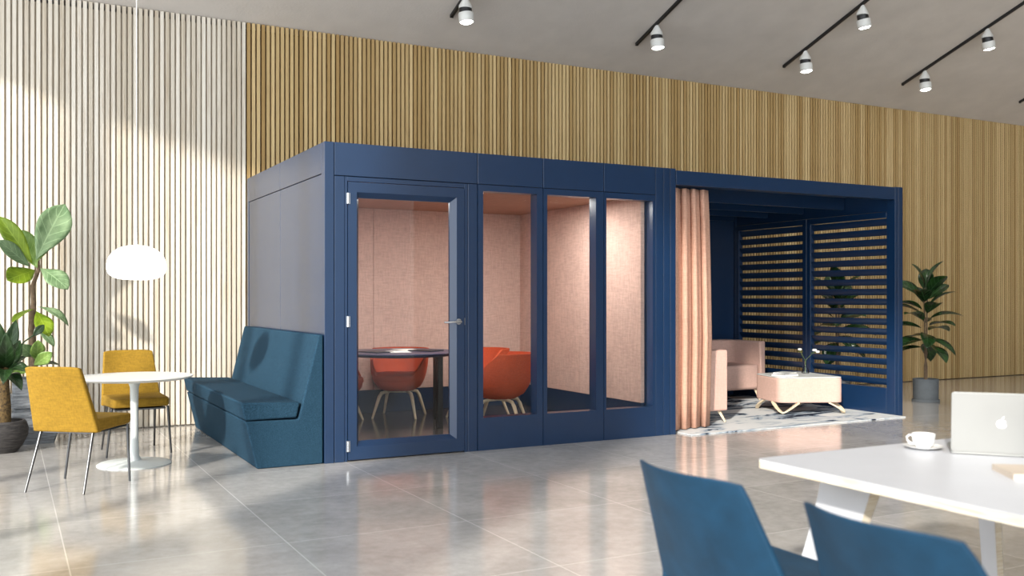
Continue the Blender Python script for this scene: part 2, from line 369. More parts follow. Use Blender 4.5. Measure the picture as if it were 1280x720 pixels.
for y0, y1 in ((.122, 1.36), (1.362, 2.678)):
    f = MB(); a, b = (y0, 1.293) if y0 < 1 else (1.429, y1)
    f.box(LX1, LX1+.07, y0, y1, .002, .305); f.box(LX1, LX1+.07, y0, y1, 2.262, 2.33)
    if y0 < 1: f.box(LX1, LX1+.07, b, y1, .3, 2.27)
    else: f.box(LX1, LX1+.07, y0, a, .3, 2.27); f.box(LX1, LX1+.07, y1-.06, y1, .3, 2.27)
    fr = f.build('louvre_frame', M['navy'], lp, smooth=False, bevel=.002, seg=1)
    n = 17; s = MB(); pz = (2.262-.305)/n
    b2 = b if y0 < 1 else y1-.06
    for i in range(n):
        z = .305+pz*(i+.5)+.012; t = math.radians(63); hw = .043
        ring = []
        for yy in (a, b2):
            pts = []
            for u, v in ((-1, 0), (-.5, .007), (.5, .007), (1, 0), (.5, -.007), (-.5, -.007)):
                du, dv = u*hw, v
                pts.append((LX1+.035+du*math.cos(t)-dv*math.sin(t), yy, z-du*math.sin(t)*1-dv*math.cos(t)))
            ring.append(pts)
        s.loft(ring)
    s.build('louvre_slats', M['navy'], fr)
# curtain
def curtain():
    n, rows = 96, 8; vs = []; fs = []
    for r in range(rows+1):
        t = r/rows; z = 2.44+(.022-2.44)*t; xe = 4.06+.10*min(1, t*1.6)**.8
        for i in range(n+1):
            s = i/n; x = 3.585+(xe-3.585)*s
            ph = s*2*PI*4+.25*t*math.sin(5*s)
            vs.append((x+.040*math.sin(ph+2.0), .135+.10*s*t+.042*math.cos(ph)*(1+.15*t)+.006*math.sin(3.1*ph), z))
    for r in range(rows):
        for i in range(n):
            a = r*(n+1)+i; fs.append((a, a+1, a+n+2, a+n+1))
    return MB().add(vs, fs)
tag(curtain().build('curtain', M['curtain'], solid=.006, ang=180), 'gathered terracotta pink curtain hanging at the left of the open lounge', 'curtain')
# rug
tag(MB().box(3.615, 6.64, -.155, 2.6, .001, .012).build('rug', M['rug'], smooth=False, bevel=.003), 'white rug with blurred dark blue patches on the lounge floor', 'rug')

# ------------------------------------------------------------------ sofas and ottoman
def cushion(name, x0, x1, y0, y1, z0, z1, par, r=.03, m='blush'):
    return MB().box(x0, x1, y0, y1, z0, z1).build(name, M[m], par, bevel=r, seg=3)
def sofa_leg(par, x, y, dx, dy, z=.14):
    return MB().bar((x, y, z), (x+dx, y+dy, 0), .055, .03, (dx, dy, 0), .03, .018).build('leg', M['ash'], par)
RZ = .0165
s1 = thing('sofa', 'blush fabric sofa half hidden behind the curtain, only its square arm end showing', 'sofa', (4.08, 1.15, RZ))
cushion('arm', -.42, .47, -.75, -.63, .12, .77, s1, .02); cushion('arm', -.42, .47, .50, .62, .12, .77, s1, .02)
cushion('backrest', -.46, -.32, -.63, .5, .12, .77, s1); cushion('seat', -.32, .45, -.625, .495, .13, .46, s1, .03)
for x, y, dx, dy in ((.40, -.68, .05, -.05), (-.36, -.68, -.04, -.05), (.40, .55, .05, .05), (-.36, .55, -.04, .05)): sofa_leg(s1, x, y, dx, dy, .125)
s2 = thing('sofa', 'blush fabric tub sofa against the back of the lounge, behind the ottoman', 'sofa', (5.55, 2.27, RZ))
# one curved shell: back and arms at one height
pts_o = [(-.93, -.36), (-.95, .2), (-.90, .34), (-.8, .39), (.8, .39), (.90, .34), (.95, .2), (.93, -.36)]
pts_i = [(-.83, -.36), (-.82, .1), (-.77, .19), (-.68, .23), (.68, .23), (.77, .19), (.82, .1), (.83, -.36)]
sh = MB(); zb, zt = .13, .76
rings = []
for (a, b) in zip(pts_o, pts_i): rings.append([(a[0], a[1], zb), (a[0], a[1], zt), (b[0], b[1]-.0, zt), (b[0]*.98, b[1]-.06, zb)])
sh.loft(rings).build('backrest', M['blush'], s2, bevel=.02, seg=3, ang=50)
cushion('seat', -.80, .80, -.38, .19, .14, .46, s2, .035)
for x, y, dx, dy in ((.8, -.3, .05, -.04), (-.8, -.3, -.05, -.04), (.8, .3, .05, .04), (-.8, .3, -.05, .04)): sofa_leg(s2, x, y, dx, dy)
ot = thing('ottoman', 'blush upholstered low ottoman table on bent wooden legs, in the middle of the rug', 'ottoman', (5.95, .82, RZ))
def roundpoly(P, r, n=6):
    out = []; N = len(P)
    for i in range(N):
        p = Vector(P[i]); a = (Vector(P[i-1])-p).normalized(); b = (Vector(P[(i+1) % N])-p).normalized()
        for k in range(n+1):
            t = k/n; q = p+a*r*(1-t)**2+b*r*t**2; out.append((q.x, q.y))
    return out
quad = [(-.28, .41), (-.44, -.18), (.27, -.48), (.46, .36)]
pq = roundpoly(quad, .1)
MB().prism(pq, 'z', .125, .405).build('body', M['blush'], ot, bevel=.012, seg=3, ang=50)
MB().prism([(x*.995, y*.995) for x, y in pq], 'z', .407, .418).build('top', M['white'], ot, bevel=.004)
def vleg(p, c, q, top=.126):   # one bent strip: down from p, low bend at c, up to q
    b = MB(); P = []
    for k in range(13):
        t = k/12
        x = (1-t)**2*p[0]+2*t*(1-t)*c[0]+t*t*q[0]; y = (1-t)**2*p[1]+2*t*(1-t)*c[1]+t*t*q[1]
        z = .010+(top-.01)*min(1, abs(2*t-1)**1.25)
        P.append((x, y, z))
    rings = []
    for i, pp in enumerate(P):
        t = (Vector(P[min(i+1, 12)])-Vector(P[max(i-1, 0)])).normalized(); a = Vector((-t.y, t.x, 0)).normalized(); nn = t.cross(a)
        rings.append([tuple(Vector(pp)+a*.02*i2+nn*.008*j2) for i2, j2 in ((-1, -1), (1, -1), (1, 1), (-1, 1))])
    return b.loft(rings)
for (a, bb, q) in (((-.39, -.02), (-.46, -.22), (-.22, -.26)), ((.12, -.38), (.34, -.60), (.30, -.25)), ((.40, .2), (.50, .44), (.2, .36)), ((-.1, .37), (-.32, .48), (-.30, .2))):
    vleg(a, bb, q).build('leg', M['ash'], ot)
ZT = RZ+.418
for (x, y, rz, h, nm, lab, mm) in ((6.0, 1.06, .35, .014, 'magazine', 'white magazine lying at the back of the blush ottoman', 'paper'), (5.75, .80, .1, .020, 'book', 'thick white book lying on the near left of the blush ottoman', 'paper')):
    t = thing(nm, lab, nm, (x, y, ZT), rz)
    MB().box(-.12, .12, -.09, .09, .0015, h-.0015).build('pages', M['paper'], t, smooth=False); b = MB().box(-.122, .122, -.092, .092, 0, .0015); b.box(-.122, .122, -.092, .092, h-.0015, h); b.box(-.1235, -.121, -.092, .092, 0, h); b.build('cover', M['white'], t, smooth=False)
vs = thing('bud_vase', 'small clear glass bud vase on the blush ottoman', 'vase', (6.22, .95, ZT))
MB().lathe([(.0, 0), (.042, 0), (.045, .01), (.04, .035), (.022, .075), (.015, .10), (.015, .15), (.018, .155), (.0155, .153), (.0125, .148), (.0125, .10), (.019, .074), (.036, .035), (.04, .012), (.0, .006)], 24).build('glass_body', M['glass'], vs)
def flower(lab, pts, heads):
    o = thing('flower', lab, 'flower', (6.22, .95, ZT+.008), 0, 'flowers in the bud vase')
    MB().tube(pts, .0025, 6).build('stem', M['stem'], o)
    e = Vector(pts[-1])
    for (dx, dy, dz, r) in heads:
        b = MB()
        for k in range(6):
            a = k*PI/3; cx, cy = r*.45*math.cos(a), r*.45*math.sin(a)
            b.lathe([(0, -r*.5), (r*.45, -r*.3), (r*.6, .05*r), (r*.4, r*.5), (0, r*.62)], 8, (e.x+dx+cx, e.y+dy+cy, e.z+dz))
        b.build('bloom', M['petal'], o)
    b = MB()
    for k in range(4):
        a = k*1.7+.4; p = Vector(pts[-2])+(e-Vector(pts[-2]))*.75; q = p+Vector((.04*math.cos(a), .04*math.sin(a), -.012))
        b.loft([[tuple(p), tuple(p+Vector((0, 0, .002)))], [tuple((p+q)/2+Vector((.01, 0, .008))), tuple((p+q)/2+Vector((-.01, 0, .01)))], [tuple(q), tuple(q+Vector((0, 0, .002)))]], cap=False, close=False)
    b.build('leaf', M['stem'], o)
flower('white single bloom leaning left out of the bud vase', [(.004, 0, 0), (-.003, .0, .15), (-.03, .02, .21), (-.05, .04, .27)], [(0, 0, .008, .024)])
flower('white double bloom leaning right out of the bud vase', [(-.004, 0, 0), (.004, -.003, .15), (.06, -.04, .22), (.095, -.06, .25)], [(-.005, 0, .02, .028), (.03, -.015, .0, .026)])

# ------------------------------------------------------------------ bench beside the pod
bn = thing('bench', 'blue wool high-backed bench against the left side of the closed pod', 'bench', (-.006, 1.385, 0))
y0, y1 = -1.377, 1.335
base = MB().prism([(-.535, 0), (-.625, .378), (-.23, .372), (-.205, .372), (-.04, 1.045), (-.004, 1.045), (-.004, 0)], 'y', y0, y1).build('base', M['bench'], bn, bevel=.012, seg=3)
MB().prism([(-.627, .384), (-.660, .528), (-.19, .508), (-.218, .384)], 'y', y0+.003, y1).build('seat_cushion', M['bench'], bn, bevel=.016, seg=3)

# ------------------------------------------------------------------ round table, pendant
rt = thing('round_table', 'small round white pedestal table between the two mustard chairs', 'table', (-1.362, .715, 0))
MB().lathe([(0, 0), (.285, 0), (.285, .006), (.27, .014), (.10, .026), (.055, .034), (.036, .07), (.031, .2), (.030, .45), (.034, .62), (.05, .67), (.05, .685), (0, .685)], 48).build('pedestal', M['whitem'], rt)
MB().lathe([(0, .686), (.40, .686), (.448, .703), (.455, .709), (.452, .713), (0, .714)], 64).build('tabletop', M['white'], rt)
pn = thing('pendant_lamp', 'glowing white opal pendant lamp hanging over the round table', 'lamp', (-1.345, .715, 1.49))
MB().lathe([(.227*math.cos(a)**.62 if a < PI/2-.001 else 0, .105-.105*math.sin(a)**.8) for a in [PI/2*(1-k/12) for k in range(12)]]+[(.227*math.cos(a)**.82 if a < PI/2-.001 else 0, .105+.175*math.sin(a)**.95) for a in [PI/2*k/14 for k in range(15)]], 48).build('lamp_shade', M['lamp'], pn)
MB().tube([(0, 0, .283), (0, 0, 2.6), (0, 0, cz(.715)-1.49)], .0045, 8).build('cord', M['white'], pn)
MB().lathe([(0, .0), (.014, 0), (.014, .008), (.007, .014), (0, .014)], 16, (0, 0, .279)).build('cord_cap', M['whitem'], pn)

# ------------------------------------------------------------------ upholstered side chairs
def side_chair(name, label, m, loc, rz, group, recl=.10, topw=.235, botw=.275, curve=.05, sleg=True, ztop=.875, thick=.028, zb0=.405, dz=0.):
    t = thing(name, label, 'chair', loc, rz, group)
    # backrest: curved slab, lower edge at the seat
    nu, nv = 12, 9
    def P(u, v, off):   # u -1..1 across, v 0..1 up
        wv = botw+(topw-botw)*v; z = zb0+(ztop-zb0)*v
        xx = -.205-recl*v+curve*u*u*(.35+.65*v)+off*(1-.35*v)
        zz = z-(.010*abs(u)**6 if v > .99 else 0)
        return (xx, wv*u, zz)
    b = MB()
    for off in (-thick, thick): b.add([P(-1+2*i/nu, j/nv, off) for j in range(nv+1) for i in range(nu+1)], [(j*(nu+1)+i, j*(nu+1)+i+1, (j+1)*(nu+1)+i+1, (j+1)*(nu+1)+i) for j in range(nv) for i in range(nu)])
    N = (nu+1)*(nv+1); rim = [i for i in range(nu+1)]+[j*(nu+1)+nu for j in range(1, nv+1)]+[nv*(nu+1)+i for i in range(nu-1, -1, -1)]+[j*(nu+1) for j in range(nv-1, 0, -1)]
    b.f += [(rim[k], rim[(k+1) % len(rim)], rim[(k+1) % len(rim)]+N, rim[k]+N) for k in range(len(rim))]; b.mi += [0]*len(rim)
    b.build('backrest', m, t, bevel=min(.012, thick*.4), seg=3, ang=50)
    # seat: slab deeper at the back, sides flowing from the back
    st = MB(); rings = []
    for k in range(9):
        s = k/8; x = -.215+s*.465; hw = botw-.004-.012*s**1.3
        zb = .408+.012*s-dz; z1 = .500-.008*s-dz
        if k == 8: hw -= .015
        rings.append([(x, -hw, zb), (x, hw, zb), (x, hw, z1), (x, -hw, z1)])
    st.loft(rings).build('seat', m, t, bevel=.02, seg=3, ang=50)
    fr = MB().box(-.20, .235, -.2, .2, .396-dz, .408-dz); fr.build('seat_frame', M['steel'], t)
    for sy in (-1, 1):
        MB().tube([(.185, sy*.225, .415), (.155, sy*.262, .0)], [.0105, .0085], 12).build('leg', M['steel'], t)
        MB().tube([(-.2, sy*.2, .41), (-.342, sy*.222, .0)], [.0105, .0085], 12).build('leg', M['steel'], t)
    return t
side_chair('side_chair', 'mustard upholstered chair with slim metal legs, nearer one, seen from behind', M['yellow'], (-1.781, .003, 0), .915, 'mustard chairs at the round table', recl=.19, topw=.206, botw=.25, curve=.04)
side_chair('side_chair', 'mustard upholstered chair behind the round table, facing forward', M['yellow'], (-1.284, 1.30, 0), math.radians(-86), 'mustard chairs at the round table', recl=.19, topw=.206, botw=.25, curve=.04)
side_chair('side_chair', 'blue leather chair at the white table, further one, beside the bare table corner', M['tealther'], (-.131, -5.277, 0), 0, 'blue chairs at the white table', recl=.236, topw=.235, botw=.335, curve=.08, ztop=.84, thick=.011, zb0=.37, dz=.02)
side_chair('side_chair', 'blue leather chair cut off by the bottom edge at the right, nearest to view', M['tealther'], (-.06, -5.981, 0), 0, 'blue chairs at the white table', recl=.31, topw=.228, botw=.355, curve=.08, ztop=.84, thick=.011, zb0=.37, dz=.02)

# ------------------------------------------------------------------ pod furniture
PF = .06
pt = thing('round_table', 'round navy table inside the closed pod with papers on it', 'table', (1.25, 1.56, PF))
MB().lathe([(0, .705), (.56, .705), (.592, .722), (.6, .734), (.598, .74), (0, .741)], 64).build('tabletop', M['navytop'], pt)
for a in (-62, 20, 178): 
    x, y = .52*math.cos(math.radians(a)), .52*math.sin(math.radians(a))
    MB().box(x-.028, x+.028, y-.028, y+.028, 0, .705).build('leg', M['blackm'], pt, bevel=.003)
MB().lathe([(0, .68), (.2, .68), (.2, .704), (0, .704)], 24).build('underframe', M['blackm'], pt)
for (x, y, rz, mm, lab) in ((.98, 1.5, .3, 'print', 'dark printed sheet at the left on the navy pod table'), (1.2, 1.45, -.2, 'paper', 'blank white sheet in the middle of the navy pod table'), (1.52, 1.5, .5, 'print', 'dark magazine at the right on the navy pod table'), (1.4, 1.75, .1, 'paper', 'white sheet near the far rim of the navy pod table')):
    tag(MB().box(-.105, .105, -.148, .148, 0, .004 if mm == 'paper' else .008).build('paper_sheet' if mm == 'paper' else 'magazine', M[mm], smooth=False), lab, 'paper' if mm == 'paper' else 'magazine')
    o = C.objects[-1]; o.location = (x, y, PF+.742); o.rotation_euler = (0, 0, rz)
def tub_chair(label, loc, rz):
    t = thing('tub_chair', label, 'chair', loc, rz, 'orange tub chairs in the closed pod')
    # bucket: outer and inner shells around phi, open to +x
    n, m = 40, 9; top = []
    def rim(phi):   # phi 0 = front
        c = math.cos(phi); return .405+.33*max(0, min(1, (.86-c)/1.0))**.75
    def P(phi, s, inner):
        zr = rim(phi); z0 = .285+(.10 if inner else 0)
        z = z0+(zr-z0)*s
        prof = (1-(1-s)**2.4)**.5
        rb = .33-(.03 if inner else 0); r = (.16+(rb-.16)*prof) if not inner else (.2+(rb-.2)*min(1, prof*1.15))
        lean = .06*s*max(0, -math.cos(phi))
        return ((r+lean)*math.cos(phi)*.95, (r+lean*.3)*math.sin(phi)*.95, z)
    o_ = [[P(2*PI*i/n, j/m, False) for i in range(n)] for j in range(m+1)]; i_ = [[P(2*PI*i/n, j/m, True) for i in range(n)] for j in range(m, -1, -1)]
    MB().loft(o_+i_).build('shell', M['orange'], t, ang=60)
    MB().lathe([(0, .34), (.2, .34), (.262, .38), (.284, .42), (.278, .455), (.245, .475), (0, .482)], 36, (.045, 0, 0)).build('seat_cushion', M['orange'], t)
    for sy in (-1, 1):
        for sx in (-1, 1):
            pts = [(0, sy*.06, .275), (sx*.10, sy*.12, .275), (sx*.145, sy*.16, .262), (sx*.17, sy*.18, .22), (sx*.245, sy*.235, 0)]
            rings = []
            MB().tube(pts, [.012, .016, .019, .019, .012], 8).build('leg', M['ash'], t)
    MB().box(-.1, .1, -.1, .1, .268, .287).build('leg_bracket', M['ash'], t)
    return t
def face(x, y): return math.atan2(1.56-y, 1.25-x)
tc = tub_chair('orange tub chair behind the navy table, facing the door', (1.49, 2.17, PF), math.radians(-125))
dup(tc, (.70, 2.05, PF), face(.70, 2.05), 'orange tub chair cut off by the left edge of the door glass')
dup(tc, (2.08, .93, PF), face(2.08, .93), 'orange tub chair nearest the first window, back turned')
dup(tc, (2.22, 1.72, PF), face(2.22, 1.72)+.2, 'orange tub chair whose rim shows behind the nearer one in the first window')

# ------------------------------------------------------------------ white work table
wt = thing('work_table', 'large white table with plywood edge in the right foreground', 'table', (0, 0, 0))
TX0, TX1, TY0, TY1, TZ = .30, 1.58, -6.75, -4.70, .72
pr_ = rrect(TX0, TX1, TY0, TY1, .03)
MB().prism(pr_, 'z', .686, .7165).build('tabletop', M['ply'], wt)
MB().prism([(x, y) for x, y in pr_], 'z', .7165, .72).build('laminate', M['tabletop'], wt)
def tleg(xt, xb, ya, yb):
    b = MB(); rings = []
    for k in range(11):
        s = k/10; z = .686*(1-s); x = xt+(xb-xt)*s**1.15; fl = .02*(1-s)**4
        rings.append([(x-.02-fl*.2, ya-fl, z), (x+.02+fl, ya-fl, z), (x+.02+fl, yb+fl, z), (x-.02-fl*.2, yb+fl, z)])
    lg = b.loft(rings).build('leg', M['ply'], wt)
    # laminate on the wide faces
    l = MB()
    for sg in (-1, 1):
        pts = []
        for k in range(11):
            s = k/10; z = .686*(1-s); x = xt+(xb-xt)*s**1.15; fl = .02*(1-s)**4
            xx = (x-.02-fl*.2-.0015) if sg < 0 else (x+.02+fl+.0015)
            pts.append([(xx, ya-fl, z), (xx, yb+fl, z)])
        l.loft(pts, cap=False, close=False)
    l.build('laminate_face', M['tabletop'], lg)
tleg(.60, .30, -5.02, -4.80); tleg(1.36, 1.42, -4.97, -4.90); tleg(.60, .30, -6.6, -6.38); tleg(1.36, 1.42, -6.5, -6.43)
# laptop
lt = thing('laptop', 'open silver laptop seen from behind on the white table', 'laptop', (1.191, -5.117, TZ), math.atan2(-.76, .65))
# local x along the hinge (left to right in view), local y towards the user (away from the camera)
W2, DL = .18, .247
MB().prism(rrect(-W2, W2, .0, DL, .012), 'z', .002, .014).build('base', M['alu'], lt, bevel=.002)
MB().box(-.14, .14, .03, .135, .014, .0155).build('keyboard', M['key'], lt, smooth=False)
MB().box(-.05, .05, .15, .235, .014, .0146).build('trackpad', M['alu'], lt, smooth=False)
lid = MB().prism(rrect(-W2, W2, 0, DL, .012), 'z', -.003, .004).build('lid', M['alu'], lt, bevel=.0015)
lid.location = (0, -.002, .013); lid.rotation_euler = (math.radians(102), 0, 0)
# the lid's outer face is local -z .. after the turn it faces the camera
scr = MB().box(-W2+.008, W2-.008, .012, DL-.008, -.0036, -.003).build('screen', M['key'], lid, smooth=False)
lg = MB()
def apple():
    P = []
    N = 72
    for i in range(N):
        a = 2*PI*i/N+PI/2
        c, s = math.cos(a), math.sin(a)
        r = .0128*(1+.06*abs(c)**1.5-.02*s)
        if s > 0: r *= 1-.20*math.exp(-(c/.28)**2)
        else: r *= 1-.08*math.exp(-(c/.22)**2)
        x, y = r*c, r*s*1.02-.001
        if c < 0: x *= .97+.03*(s+1)
        x *= 1.35; y *= 1.35
        bx, by, br = .0215, .0015, .0088      # the bite on the right side
        if x > 0 and abs(y-by) < br: x = min(x, bx-math.sqrt(br*br-(y-by)**2))
        P.append((x, y))
    return P
ap = apple()
# mirrored in x, because the outer face is seen from the other side
cx, cy = 0, DL*.5
lg.prism([(cx+x, cy+y) for x, y in ap], 'z', .004, .0046)
lf = [(x*1.35, y*1.35) for x, y in [(-.0005, .0138), (.0008, .0175), (.0042, .0205), (.0068, .0212), (.0062, .0178), (.0036, .0148)]]
lg.prism([(cx+x, cy+y) for x, y in lf], 'z', .004, .0046)
lg.build('logo', M['logo'], lid, smooth=False)
# cup and saucer
sc = tag(MB().lathe([(0, 0), (.03, 0), (.034, .003), (.06, .008), (.075, .014), (.076, .0155), (.06, .0115), (.034, .006), (0, .005)], 48).build('saucer', M['china']), 'white saucer under the cup on the white table', 'saucer'); sc.location = (1.075, -4.85, TZ)
cu = thing('coffee_cup', 'white china cup standing on its saucer beside the laptop', 'cup', (1.075, -4.85, TZ+.0062), math.radians(150))
MB().lathe([(0, 0), (.022, 0), (.026, .002), (.036, .012), (.043, .028), (.046, .05), (.0465, .058), (.0445, .058), (.044, .05), (.041, .03), (.034, .014), (0, .008)], 40).build('cup_body', M['china'], cu)
MB().lathe([(0, .046), (.0432, .046), (.0434, .0465), (0, .0466)], 32).build('coffee', M['coffee'], cu)
MB().tube([(.043, 0, .05), (.058, 0, .053), (.068, 0, .045), (.067, 0, .032), (.055, 0, .02), (.04, 0, .017)], .004, 8).build('handle', M['china'], cu)
nb = thing('notebook', 'closed beige notebook in front of the laptop, cut off by the right edge', 'notebook', (.955, -5.455, TZ), math.radians(-36))
MB().box(-.14, .14, -.10, .10, .002, .018).build('pages', M['paper'], nb, smooth=False)
b = MB().box(-.143, .143, -.103, .103, 0, .002); b.box(-.143, .143, -.103, .103, .018, .0205); b.box(-.1445, -.1425, -.103, .103, 0, .0205); b.build('cover', M['cover'], nb, smooth=False)

# ------------------------------------------------------------------ track lights on the sloped ceiling
tr_x = (2.19, 4.745, 7.22, 9.59, 12.36)
names = ('leftmost', 'second from the left', 'third from the left', 'fourth from the left', 'rightmost')
spots = {0: (1.98,), 1: (1.93,), 2: (1.95, .98), 3: (1.96, .95)}
for i, x in enumerate(tr_x):
    a, b = 2.34, (-1.5 if i < 4 else -1.0)
    t = thing('light_track', 'black ceiling light track, %s of the five' % names[i], 'light track', (x, a, cz(a)), 0, 'light tracks on the ceiling')
    pr2 = [(a-a, 0), (b-a, cz(b)-cz(a)), (b-a, cz(b)-cz(a)-.037), (0, -.037)]
    MB().prism(pr2, 'x', -.018, .018).build('rail', M['blackm'], t, bevel=.003)
    e = MB().box(-.0195, .0195, -.004, .012, -.042, -.004); e.build('end_cap', M['blackm'], t)
wherelab = {(0, 0): 'white spotlight on the leftmost ceiling track, cut by the top edge', (1, 0): 'white spotlight on the second ceiling track', (2, 0): 'white spotlight on the third ceiling track, nearer its end', (2, 1): 'white spotlight high on the third ceiling track, cut by the top edge', (3, 0): 'white spotlight on the fourth ceiling track, nearer its end', (3, 1): 'white spotlight on the fourth ceiling track, further from its end'}
for i, ys in spots.items():
    for k, y in enumerate(ys):
        zt = cz(y)-.046
        t = thing('spotlight', wherelab[(i, k)], 'spotlight', (tr_x[i], y, zt), 0, 'spotlights on the tracks')
        d = Vector(((.06, -.08, -1), (.24, -.02, -1))[k]).normalized()
        rot = Vector((0, 0, -1)).rotation_difference(d).to_matrix().to_4x4()
        ad = MB().loft([[( .022*math.cos(2*PI*j/24), .022*math.sin(2*PI*j/24), .0+SL*-.022*math.sin(2*PI*j/24)) for j in range(24)], [(.072*math.cos(2*PI*j/24), .072*math.sin(2*PI*j/24), -.085) for j in range(24)], [(.076*math.cos(2*PI*j/24), .076*math.sin(2*PI*j/24), -.118) for j in range(24)]])
        ad.build('adapter', M['white'], t)
        hb = MB().lathe([(.0, -.0), (.07, 0), (.07, -.06), (.0, -.06)], 24).build('joint_ring', M['blackm'], t); hb.matrix_local = Matrix.Translation((0, 0, -.112)) @ rot
        hd = MB().lathe([(.06, 0), (.082, 0), (.084, -.004), (.084, -.095), (.080, -.1), (.070, -.1), (.066, -.075), (.06, -.07)], 32).build('lamp_head', M['white'], t); hd.matrix_local = Matrix.Translation(Vector((0, 0, -.112))+d*.058) @ rot
        ln = MB().lathe([(0, -.08), (.066, -.08), (.0695, -.098), (.05, -.110), (.025, -.115), (0, -.116)], 24).build('lens', tglow, hd)
        l = bpy.data.lights.new('spot', 'SPOT'); l.energy = 60; l.spot_size = math.radians(55); l.spot_blend = .6; l.color = (1, .95, .88); l.shadow_soft_size = .06
        lo = bpy.data.objects.new('spot_beam', l); C.objects.link(lo); lo.parent = t; lo.matrix_local = Matrix.Translation(Vector((0, 0, -.112))+d*.20) @ rot

# ------------------------------------------------------------------ plants
def leaf(b, t, width, nrm=(0, -1, .3), sag=.0, fold=.25, peak=.5, wav=.0, n=12):
    """mesh of one leaf from base b to tip t; nrm = the side its upper face looks to"""
    b, t = Vector(b), Vector(t); d = t-b; L = d.length; nv = Vector(nrm); nv = (nv-d*(nv.dot(d)/d.length_squared)).normalized(); sd = d.cross(nv).normalized()
    mb = MB(); rings = []
    for i in range(n+1):
        s = i/n; c = b+d*s+nv*(sag*L*4*s*(1-s))
        e = math.log(.5)/math.log(peak); wv = width*.5*max(.012, math.sin(PI*min(1, s)**e))**.75 if 0 < s < 1 else width*.01
        row = []
        for j in range(-3, 4):
            q = j/3; row.append(tuple(c+sd*(wv*q)+nv*(fold*wv*abs(q)+wav*wv*math.sin(7*s+2*q)*abs(q))))
        rings.append(row)
    mb.loft(rings, cap=False, close=False); return mb
def add_leaf(par, mat_, b, t, *a, **k):
    P = par.location; b2 = Vector(b)-P; t2 = Vector(t)-P
    mb = leaf(b2, t2, *a, **k); o = mb.build('leaf', mat_, par, solid=.002, ang=180)
    at = o.data.attributes.new('leaf_uv', 'FLOAT_VECTOR', 'POINT')
    for i, d in enumerate(at.data): d.vector = ((i//7)/12, (i % 7-3)/3, 0)
    return o
# camera-independent helpers: points on a vertical plane of depth y
fp = thing('fiddle_leaf_fig', 'tall fiddle leaf fig in a grey planter behind the nearer mustard chair', 'plant', (-2.04, 2.42, 0))
g = MB()
g.loft([rr for rr in [[(x*k, y*k, z) for x, y in rrect(-.2, .2, -.2, .2, .03)] for k, z in ((.80, 0), (.98, .12), (.96, .30), (.90, .30), (.9, .34), (1.06, .34), (1.06, .44), (.94, .44), (.94, .60), (.86, .60), (.86, .56))]])
g.build('pot', M['greypot'], fp, ang=30)
MB().lathe([(0, .555), (.18, .555), (.18, .57), (0, .575)], 20).build('soil', M['soil'], fp)
MB().tube([(.0, 0, .56), (-.01, 0, .8), (-.03, -.02, 1.05), (-.01, -.02, 1.3), (-.02, -.01, 1.45), (.03, -.02, 1.6), (.03, -.03, 1.72)], [.035, .032, .028, .024, .02, .017, .012], 12).build('trunk', M['bark'], fp)
Y = 2.36
FIG = [ # base(x,z), tip(x,z), dy at tip, width, mat, normal, sag, fold
 ((-2.03, 1.70), (-1.79, 2.22), -.05, .30, 'figpale', (.25, -1, .1), -.06, .2, .62),
 ((-2.06, 1.66), (-2.33, 2.09), .05, .17, 'limeleaf', (-.5, -.6, .8), .06, .3, .6),
 ((-2.08, 1.63), (-2.34, 1.86), -.2, .14, 'figpale', (-.2, -1, .5), .02, .2, .6),
 ((-2.04, 1.60), (-2.27, 1.50), -.22, .22, 'limeleaf', (-.1, -1, .5), .02, .15, .6),
 ((-2.00, 1.62), (-1.77, 1.42), -.16, .20, 'figpale', (.2, -1, .55), .08, .12, .62),
 ((-2.02, 1.68), (-1.92, 2.08), .16, .2, 'figleaf', (.3, -1, 0), .0, .2, .6),
 ((-2.02, 1.62), (-2.16, 1.98), .16, .2, 'figleaf', (-.3, -1, 0), .0, .2, .6),
 ((-2.05, 1.24), (-2.23, 1.12), -.1, .10, 'limeleaf', (-.4, -.5, .9), .08, .2, .6),
 ((-2.03, 1.22), (-1.93, .99), -.2, .16, 'limeleaf', (.2, -1, .4), .05, .2, .6),
 ((-2.02, 1.26), (-1.76, 1.08), -.05, .11, 'figpale', (.2, -.6, 1), .14, .2, .6),
 ((-2.02, 1.05), (-1.88, .89), -.05, .09, 'figpale', (.2, -.8, .8), .1, .2, .6),
 ((-2.05, .80), (-2.17, .92), -.15, .12, 'figpale', (-.3, -1, .3), .05, .2, .6),
 ((-2.05, .72), (-1.90, .84), -.15, .12, 'figleaf', (.3, -1, .3), .05, .2, .6),
 ((-2.05, .70), (-1.84, .72), -.1, .09, 'darkleaf', (.2, -.4, 1), .1, .2, .6),
 ((-2.03, .76), (-2.02, .96), -.2, .13, 'figleaf', (.1, -1, .3), .05, .2, .6),
 ((-2.07, .70), (-2.24, .66), -.2, .13, 'figleaf', (-.1, -1, .6), .08, .2, .6),
]
for (b, t, dy, wd, mm, nr, sg, fo, pk) in FIG: add_leaf(fp, M[mm], (b[0], Y, b[1]), (t[0], Y+dy, t[1]), wd, nr, sg, fo, pk, .12)
dp = thing('potted_plant', 'dark leaved plant with a thick speckled trunk in a round black wicker pot', 'plant', (-2.31, 1.90, 0))
MB().lathe([(0, 0), (.12, 0), (.16, .05), (.205, .14), (.21, .2), (.195, .255), (.18, .275), (.165, .275), (.17, .24), (0, .23)], 32).build('pot', M['darkpot'], dp)
MB().tube([(0, 0, .23), (.01, 0, .4), (.005, 0, .6), (.02, 0, .75)], [.075, .062, .055, .045], 14).build('trunk', M['speck'], dp)
